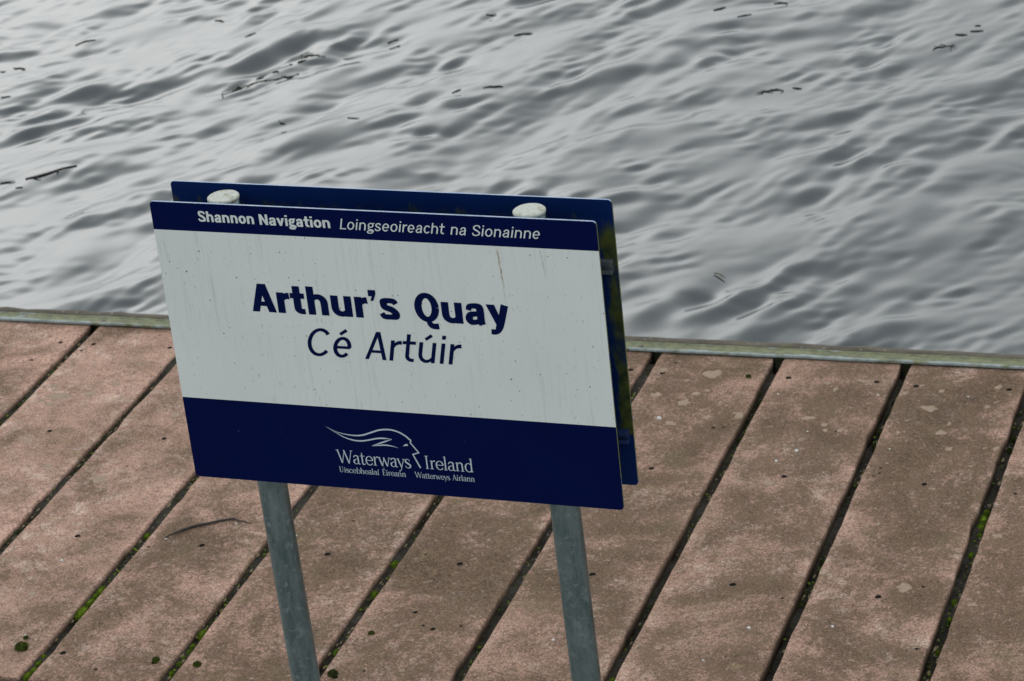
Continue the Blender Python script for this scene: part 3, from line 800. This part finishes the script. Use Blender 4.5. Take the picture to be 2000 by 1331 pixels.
word('Sionainne', .4376, .5262, .0266, .0145, LW, .118, .100, SL)
word('Arthur\u2019s', .1225, .3271, .1493, .0400, LB, *BW)
word('Quay', .3480, .4740, .1496, .0400, LB, *BW)
word('C\u00e9', .1930, .2541, .2085, .0400, LB, .130, .112, SL)
word('Art\u00fair', .2707, .4055, .2085, .0400, LB, .130, .112, SL)
# fine flared serif alphabet for the operator's name
T, H_ = .088, .042
def flag(x, y): return ('l', [(x-.10, y-.035, H_*.8), (x+T/2, y+.005, H_)])
def foot(x, y=.02, w_=.115): return ('l', [(x-w_, y, H_*.8), (x+w_, y, H_*.8)])
XH = .66
def G(ch):
    if ch == 'I': return [('l', [(.16, 0, T), (.16, 1, T)]), foot(.16), foot(.16, .98)], .36
    if ch == 'l': return [('l', [(.14, 0, T), (.14, 1.04, T)]), foot(.14), flag(.14, 1.03)], .31
    if ch in 'i\u00ed':
        g_ = [('l', [(.14, 0, T), (.14, XH, T)]), foot(.14), flag(.14, XH-.01)]
        g_.append(('l', [(.14, .82, .11), (.14, .93, .11)]) if ch == 'i' else ('l', [(.12, .76, .05), (.27, .98, .10)]))
        return g_, .31
    if ch in 'nh':
        return [('l', [(.14, 0, T), (.14, XH if ch == 'n' else 1.04, T)]), foot(.14), flag(.14, (XH if ch == 'n' else 1.04)-.01),
                ('s', [(.16, .46, H_*.8), (.24, .60, H_*1.1), (.36, .655, .07), (.465, .58, .10), (.49, .42, T), (.49, 0, T)]), foot(.49)], .66
    if ch == 'r': return [('l', [(.14, 0, T), (.14, XH, T)]), foot(.14), flag(.14, XH-.01), ('s', [(.17, .42, H_*.7), (.22, .57, H_), (.31, .65, .07), (.39, .63, .10)])], .42
    if ch == 'd': return [('l', [(.48, 0, T), (.48, 1.04, T)]), flag(.48, 1.03), ('l', [(.48, .02, H_), (.60, .035, H_*.7)]), ell(.29, .325, .225, .325, T, H_, 50, 330)], .64
    if ch == 'b': return [('l', [(.14, 0, T), (.14, 1.04, T)]), flag(.14, 1.03), ell(.33, .325, .225, .325, T, H_, -130, 130)], .60
    if ch == 'a': return [('s', [(.07, .50, .05), (.12, .60, .07), (.24, .655, .06), (.36, .60, .09), (.385, .46, T), (.385, .12, T), (.43, .02, .07), (.52, .03, .03)]),
                          ('s', [(.385, .40, .03), (.22, .36, H_), (.08, .26, .09), (.07, .12, T), (.16, .01, H_), (.28, .03, H_), (.385, .13, .03)])], .53
    if ch in 'ec':
        a = [ell(.29, .325, .235, .33, T, H_, 30 if ch == 'c' else 5, 325)]
        if ch == 'e': a.append(('l', [(.08, .345, H_), (.54, .345, H_)]))
        else: a.append(('l', [(.47, .42, .03), (.47, .56, .09)]))
        return a, .56
    if ch == 't': return [('s', [(.17, .90, .03), (.165, .66, T), (.165, .14, T), (.22, .01, .08), (.31, .02, H_), (.37, .10, .03)]), ('l', [(.02, .64, H_), (.36, .64, H_)])], .40
    if ch == 's': return [('s', [(.37, .50, .03), (.33, .61, H_), (.20, .655, H_), (.08, .56, .09), (.10, .43, .11), (.26, .32, .12), (.39, .21, .11), (.38, .07, .08), (.22, -.005, H_), (.09, .04, H_), (.05, .16, .03)])], .46
    if ch in 'wW':
        k, s_ = (XH, 1.0) if ch == 'w' else (1.0, 1.38)
        p = [.06, .25, .42, .61, .79]
        return [('d', [(p[0]*s_, k, T), (p[1]*s_, 0, T)]), ('d', [(p[1]*s_, 0, H_), (p[2]*s_, k*.93, H_)]), ('d', [(p[2]*s_-.03, k, T), (p[3]*s_, 0, T)]), ('d', [(p[3]*s_, 0, H_), (p[4]*s_, k, H_)]),
                foot(p[0]*s_, k-.02, .1), foot(p[4]*s_, k-.02, .1)], .86*s_
    if ch == 'y': return [('d', [(.06, XH, T), (.27, .03, T)]), ('s', [(.48, XH, H_), (.29, .02, H_), (.20, -.22, H_), (.08, -.29, .09)]), foot(.06, XH-.02, .1), foot(.48, XH-.02, .09)], .54
    if ch == 'U': return [('s', [(.15, 1, T), (.15, .35, T), (.19, .10, .09), (.34, .0, H_), (.50, .10, H_), (.55, .35, H_), (.55, 1, H_)]), foot(.15, .98), foot(.55, .98, .1)], .74
    if ch == 'A': return [('d', [(.08, 0, H_), (.33, 1, H_)]), ('d', [(.31, 1.0, T), (.60, 0, T)]), ('l', [(.17, .34, H_), (.51, .34, H_)]), foot(.08, .02, .1), foot(.60, .02, .1)], .70
    if ch == '\u00c9': return [('l', [(.16, 0, T), (.16, 1, T)]), ('l', [(.03, .98, H_), (.54, .98, H_)]), ('l', [(.16, .52, H_), (.46, .52, H_)]), ('l', [(.03, .02, H_), (.57, .02, H_)]),
                               ('l', [(.54, .98, .03), (.54, .82, .05)]), ('l', [(.57, .02, .03), (.57, .18, .05)]), ('l', [(.26, 1.10, .05), (.42, 1.32, .10)])], .62
    return [], .3
def serif(text, x0, x1, base, cap, mat, heavy=1.0):
    items, x = [], 0.0
    for ch in text:
        g_, adv = G(ch)
        for kind, pts in g_: items.append((kind, [(p[0]+x, p[1], p[2]*heavy) for p in pts]))
        x += adv*.97
    return strokes_object(items, x0, x1, base, cap, mat)
serif('Waterways', .2109, .3149, .3650, .0196, LG)
serif('Ireland', .3350, .4011, .3640, .0192, LG)
serif('Uiscebheala\u00ed', .2122, .2685, .3790, .0084, LG, 1.05)
serif('\u00c9ireann', .2728, .3057, .3787, .0084, LG, 1.05)
serif('Watterweys', .3183, .3672, .3784, .0084, LG, 1.05)
serif('Airlann', .3701, .4011, .3781, .0084, LG, 1.05)
# emblem above the name: profile with flowing hair
def emblem(pts, widths, smooth_upto):
    a = [(p[0], -p[1], w_) for p, w_ in zip(pts, widths)]
    return a
W_ = .0021
def raw(items):
    V, F, Lz = [], [], []
    for k, (kind, pts) in enumerate(items):
        if kind == 'f': v = [np.array(p[:2]) for p in pts]; f = [tuple(range(len(pts)))]
        else: v, f = stroke(pts, kind == 's', 8)
        o = len(V); V += v; F += [tuple(i+o for i in q) for q in f]; Lz += [k]*len(v)
    me = bpy.data.meshes.new('emblem')
    me.from_pydata([(p[0]-.3, -.0003-.00004*l, p[1]) for p, l in zip(V, Lz)], [], F)
    bm = bmesh.new(); bm.from_mesh(me)
    for f in bm.faces:
        f.normal_update()
        if f.normal.y > 0: f.normal_flip()
    bm.to_mesh(me); bm.free()
    return link('emblem', me, LG, front)
h1 = [(p[0], -p[1], W_*min(1, .02+.28*i)) for i, p in enumerate(HAIR[:13])]
h2 = [(p[0], -p[1], W_*w_) for p, w_ in zip(HAIR[12:], (.75, .75, .75, .75, 1.0))]
l1 = [(p[0], -p[1], W_*min(1, .02+.30*i)*.95) for i, p in enumerate(LOCK[:9])]
l1[-1] = (l1[-1][0], l1[-1][1], W_*.1)
l2 = [(LOCK[8][0], -LOCK[8][1]-.0002, W_*.2), ((LOCK[8][0]*.55+LOCK[9][0]*.45), -(LOCK[8][1]*.55+LOCK[9][1]*.45), W_*.95), (LOCK[9][0], -LOCK[9][1], W_*.15)]
l3 = [(LOCK[9][0], -LOCK[9][1], W_*.15)] + [(p[0], -p[1], W_*w_) for p, w_ in zip(LOCK[10:], (.9, .6, .1))]
raw([('s', h1), ('l', h2), ('s', l1), ('s', l2), ('s', l3), ('f', [(p[0], -p[1]) for p in EYE])])

# ------------------------------------------------------------------ small things on the boards
def blob(rx, ry, hgt, seed, n=14, jit=.28):
    rg = random.Random(seed); bm = bmesh.new()
    rr = [1+rg.uniform(-jit, jit) for _ in range(n)]
    rr = [(rr[k]*2+rr[k-1]+rr[(k+1) % n])/4 for k in range(n)]
    rings = []
    for f, z in ((1.0, -.0018), (.97, hgt*.45), (.75, hgt), (.35, hgt*1.05)):
        rings.append([bm.verts.new((rx*f*rr[k]*math.cos(k/n*math.tau), ry*f*rr[k]*math.sin(k/n*math.tau), z+rg.uniform(-.1, .1)*hgt)) for k in range(n)])
    for a, b in zip(rings[:-1], rings[1:]):
        for k in range(n): bm.faces.new((a[k], a[(k+1) % n], b[(k+1) % n], b[k])).smooth = True
    bm.faces.new(rings[-1]).smooth = True
    return from_bm('blob', bm)
for i, (x, y, a, b) in enumerate(LICHEN):
    p = plank_at(x)
    o = link('lichen_patch', blob(a*rnd.uniform(.75, 1.0), b*rnd.uniform(.75, 1.0), .0003, 900+i, 22, .65), M['lichen'], p)
    o.location = (x-p.location.x, y-p.location.y, 0.0)
for i, (x, y, r) in enumerate(DROPS):
    o = link('white_chip', blob(r*.8, r*.6, r*.45, 1200+i, 9, .45), M['dropping'])
    o.location = (x, y, -.0002)
    tag(o, 'tiny white chip lying on the brown deck boards', 'chip', 'white chips on the boards')
def moss(r, seed, h=.75, n=170):
    """cushion of many short upright blades"""
    rg = random.Random(seed); V, F = [], []
    for k in range(n):
        a = rg.uniform(0, math.tau); d = r*math.sqrt(rg.random()); z = h*r*math.sqrt(max(0, 1-(d/r)**2*.9))
        x, y = d*math.cos(a), d*math.sin(a); b = rg.uniform(0, 3.14); s = r*rg.uniform(.10, .2)
        i = len(V); lean = rg.uniform(-.3, .3)*r
        V += [(x-s*math.cos(b), y-s*math.sin(b), -.004), (x+s*math.cos(b), y+s*math.sin(b), -.004), (x+s*.8*math.cos(b)+lean*.2, y+s*.8*math.sin(b), z*.8), (x+lean*.3, y, z*rg.uniform(.9, 1.2)), (x-s*.8*math.cos(b)+lean*.2, y-s*.8*math.sin(b), z*.8)]
        F.append((i, i+1, i+2, i+3, i+4))
    # solid core
    i0 = len(V); m_, q_ = 10, 4
    for j in range(q_):
        t = j/(q_-1)*1.45
        for k in range(m_): V.append((r*.93*math.cos(t)*math.cos(k/m_*math.tau), r*.93*math.cos(t)*math.sin(k/m_*math.tau), -.004+(.004+h*r*.9)*math.sin(t)))
    for j in range(q_-1):
        for k in range(m_): F.append((i0+j*m_+k, i0+j*m_+(k+1) % m_, i0+(j+1)*m_+(k+1) % m_, i0+(j+1)*m_+k))
    me = bpy.data.meshes.new('moss'); me.from_pydata(V, [], F); me.update()
    return me
WHERE = {11: 'the second gap over from the fallen twig', 12: 'the gap beside the twig, away from the posts', 13: 'the gap that passes behind the post nearest the twig', 14: 'the gap running between the two sign posts',
         16: 'the gap just beyond the back panel corner', 17: 'the deep gap between two dirty boards by the rail', 18: 'the mossiest gap among the dirty boards'}
def nearest_gap(x): return min(range(len(gaps)), key=lambda i: abs(gaps[i]-x))
for i, (x, y, r) in enumerate(MOSS_TOP):
    o = link('moss_cushion', moss(r, 50+i, .8, 260), M['moss_top' if i != 4 else 'moss_dark'])
    o.location = (x, y, .001)
    big = r > .0105
    tag(o, 'larger dark green moss cushion growing on the face of a board' if big else 'small moss tuft growing on the face of a board', 'moss', 'moss on the board faces')
for i, (x, y, r) in enumerate(MOSS_GAP):
    g_ = nearest_gap(x); dark = i in (26, 27, 28, 29, 30, 31, 32, 33, 34, 35, 37)
    o = link('moss_cushion', moss(min(r, .0098)*1.05, 150+i, 1.0), M['moss_dark' if dark else 'moss'])
    o.scale = (1, rnd.uniform(1.4, 2.2), 1)
    o.location = (gaps[g_]+rnd.uniform(-.002, .002), y, gap_floor[g_]+.003)
    tag(o, 'dark moss cushion down in ' + WHERE.get(g_, 'a gap between boards') if dark else 'bright green moss cushion in ' + WHERE.get(g_, 'a gap between boards'), 'moss', 'dark moss in the gaps' if dark else 'bright moss in the gaps')
# finer moss, grit and straw filling the gaps
V, F, MI = [], [], []
rg = random.Random(77)
for i, gx in enumerate(gaps):
    for k in range(420):
        y = rg.uniform(DECK_Y0+.01, DECK_Y1-.05)
        dens = .5+.5*math.sin(y*11+i*2.1)*math.sin(y*5.3+i)
        if rg.random() > dens+.15: continue
        x = gx+rg.uniform(-.0095, .0095); z = gap_floor[i]+rg.uniform(-.001, .004)
        s = rg.uniform(.0012, .0036); mi = rg.choices((0, 1, 2, 3), (.55, .16, .17, .05))[0]
        if mi == 3: s *= .45
        i0 = len(V)
        for dx, dy, dz in ((1, 0, 0), (0, 1, 0), (-1, 0, 0), (0, -1, 0), (0, 0, 1), (0, 0, -1)):
            st = 3.2 if (mi == 2 and dy and rg.random() < .8) else 1
            V.append((x+dx*s*rg.uniform(.7, 1.2), y+dy*s*st*rg.uniform(.7, 1.2), z+dz*s*rg.uniform(.5, 1.1)))
        for a in range(4):
            F.append((i0+a, i0+(a+1) % 4, i0+4)); F.append((i0+(a+1) % 4, i0+a, i0+5)); MI += [mi, mi]
me = bpy.data.meshes.new('gap_litter'); me.from_pydata(V, [], F); me.update()
M['straw'] = mat_simple('dry_straw', (.16, .12, .06), (.32, .26, .15), 200, .9)
for mt in ('moss_dark', 'moss', 'straw', 'dropping'): me.materials.append(M[mt])
me.polygons.foreach_set('material_index', MI)
o = link('gap_litter', me, M['moss_dark']); tag(o, 'fine moss, grit and straw lodged in the gaps between boards', 'litter', kind='stuff')
# fallen twig
pts = [(x, y, .0028) for k, (x, y) in enumerate(TWIG)]
rad = [.0012, .0017, .0025, .0028, .0025, .0024, .0021, .0017, .0011, .0005]
o = link('fallen_twig', from_bm('fallen_twig', tube([Vector(p)-Vector(pts[4]) for p in pts], rad, 8)), M['twig'])
o.location = pts[4]
tag(o, 'thin dark bent twig lying on a board beside the sign post', 'twig')

# ------------------------------------------------------------------ things afloat on the river
def floating(kind, pts, i):
    rg = random.Random(3000+i)
    P = []
    for a, b in zip(pts[:-1], pts[1:]):
        n = max(2, int(math.dist(a, b)/.02))
        for k in range(n): P.append((a[0]+(b[0]-a[0])*k/n, a[1]+(b[1]-a[1])*k/n))
    P.append(pts[-1])
    base = .0019 if kind == 'strand' else .0032 if kind == 'stick' else .0024
    pp, rr = [], []
    for k, (x, y) in enumerate(P):
        t = k/(len(P)-1)
        j = .005 if kind == 'strand' else .003
        pp.append((x+rg.gauss(0, j*.5), y+rg.gauss(0, j), water_h(x, y)+.0015))
        rr.append(base*(.35+.65*math.sin(math.pi*min(1, max(0, .12+t*.8))))*rg.uniform(.6, 1.2))
    c = Vector(pp[len(pp)//2])
    bm = tube([Vector(p)-c for p in pp], rr, 6)
    def side(k, ln, wd):
        a = rg.uniform(0, math.tau); q = Vector(pp[k])-c
        t2 = tube([q, q+Vector((math.cos(a)*ln*.5, math.sin(a)*ln*.5, .001)), q+Vector((math.cos(a)*ln, math.sin(a)*ln*1.1, 0))], [wd, wd*.8, wd*.3], 5)
        tm = bpy.data.meshes.new('x'); t2.to_mesh(tm); t2.free(); bm.from_mesh(tm); bpy.data.meshes.remove(tm)
    if kind in ('strand', 'tuft'):
        for _ in range(14 if kind == 'strand' else 8): side(rg.randrange(len(pp)), rg.uniform(.012, .03), .0016)
    if kind == 'stick':
        side(len(pp)//2, .02, .003)
        side(1, .03, .003)
    name, mt = ('fallen_leaf', 'leaf') if kind == 'leaf' else ('floating_stick', 'twig') if kind == 'stick' else ('floating_weed', 'weed')
    if kind == 'leaf':
        bm.free(); bm = bmesh.new(); a, b, d = [Vector((x, y, 0)) for x, y in pts]; c = Vector((b.x, b.y, water_h(b.x, b.y)+.004))
        vs_ = []
        for t, hw in ((0, .0006), (.25, .0022), (.5, .003), (.75, .0022), (1, .0006)):
            q = a.lerp(d, t) + (b-(a+d)/2)*(1-(2*t-1)**2) - Vector((b.x, b.y, 0)); nn_ = Vector((-(d-a).y, (d-a).x, 0)).normalized()
            vs_.append((bm.verts.new(q+nn_*hw+Vector((0, 0, .002))), bm.verts.new(q-Vector((0, 0, .0005))), bm.verts.new(q-nn_*hw+Vector((0, 0, .002)))))
        for p_, q_ in zip(vs_[:-1], vs_[1:]):
            for j in (0, 1): bm.faces.new((p_[j], p_[j+1], q_[j+1], q_[j]))
        bmesh.ops.solidify(bm, geom=bm.faces[:], thickness=.0006)
    o = link(name, from_bm(name, bm), M[mt]); o.location = c
    if kind == 'leaf': tag(o, 'small curled yellowish leaf floating on the river', 'leaf')
    elif kind == 'stick': tag(o, 'long thin dark stick floating on the river', 'stick')
    elif kind == 'strand': tag(o, 'longest ragged strand of dark weed floating on the river', 'weed')
    elif kind == 'tuft': tag(o, 'branching tuft of dark weed floating on the river', 'weed', 'weed tufts afloat')
    elif 2 <= i <= 5: tag(o, 'short dark weed fragment floating close to the longest weed strand', 'weed', 'weed fragments by the strand')
    elif i in (7, 8): tag(o, 'short dark weed fragment floating just beside the long stick', 'weed', 'weed fragments by the stick')
    else: tag(o, 'short dark fragment of weed floating on the river', 'weed', 'weed fragments afloat')
for i, (k, pts) in enumerate(FLOATS): floating(k, pts, i)
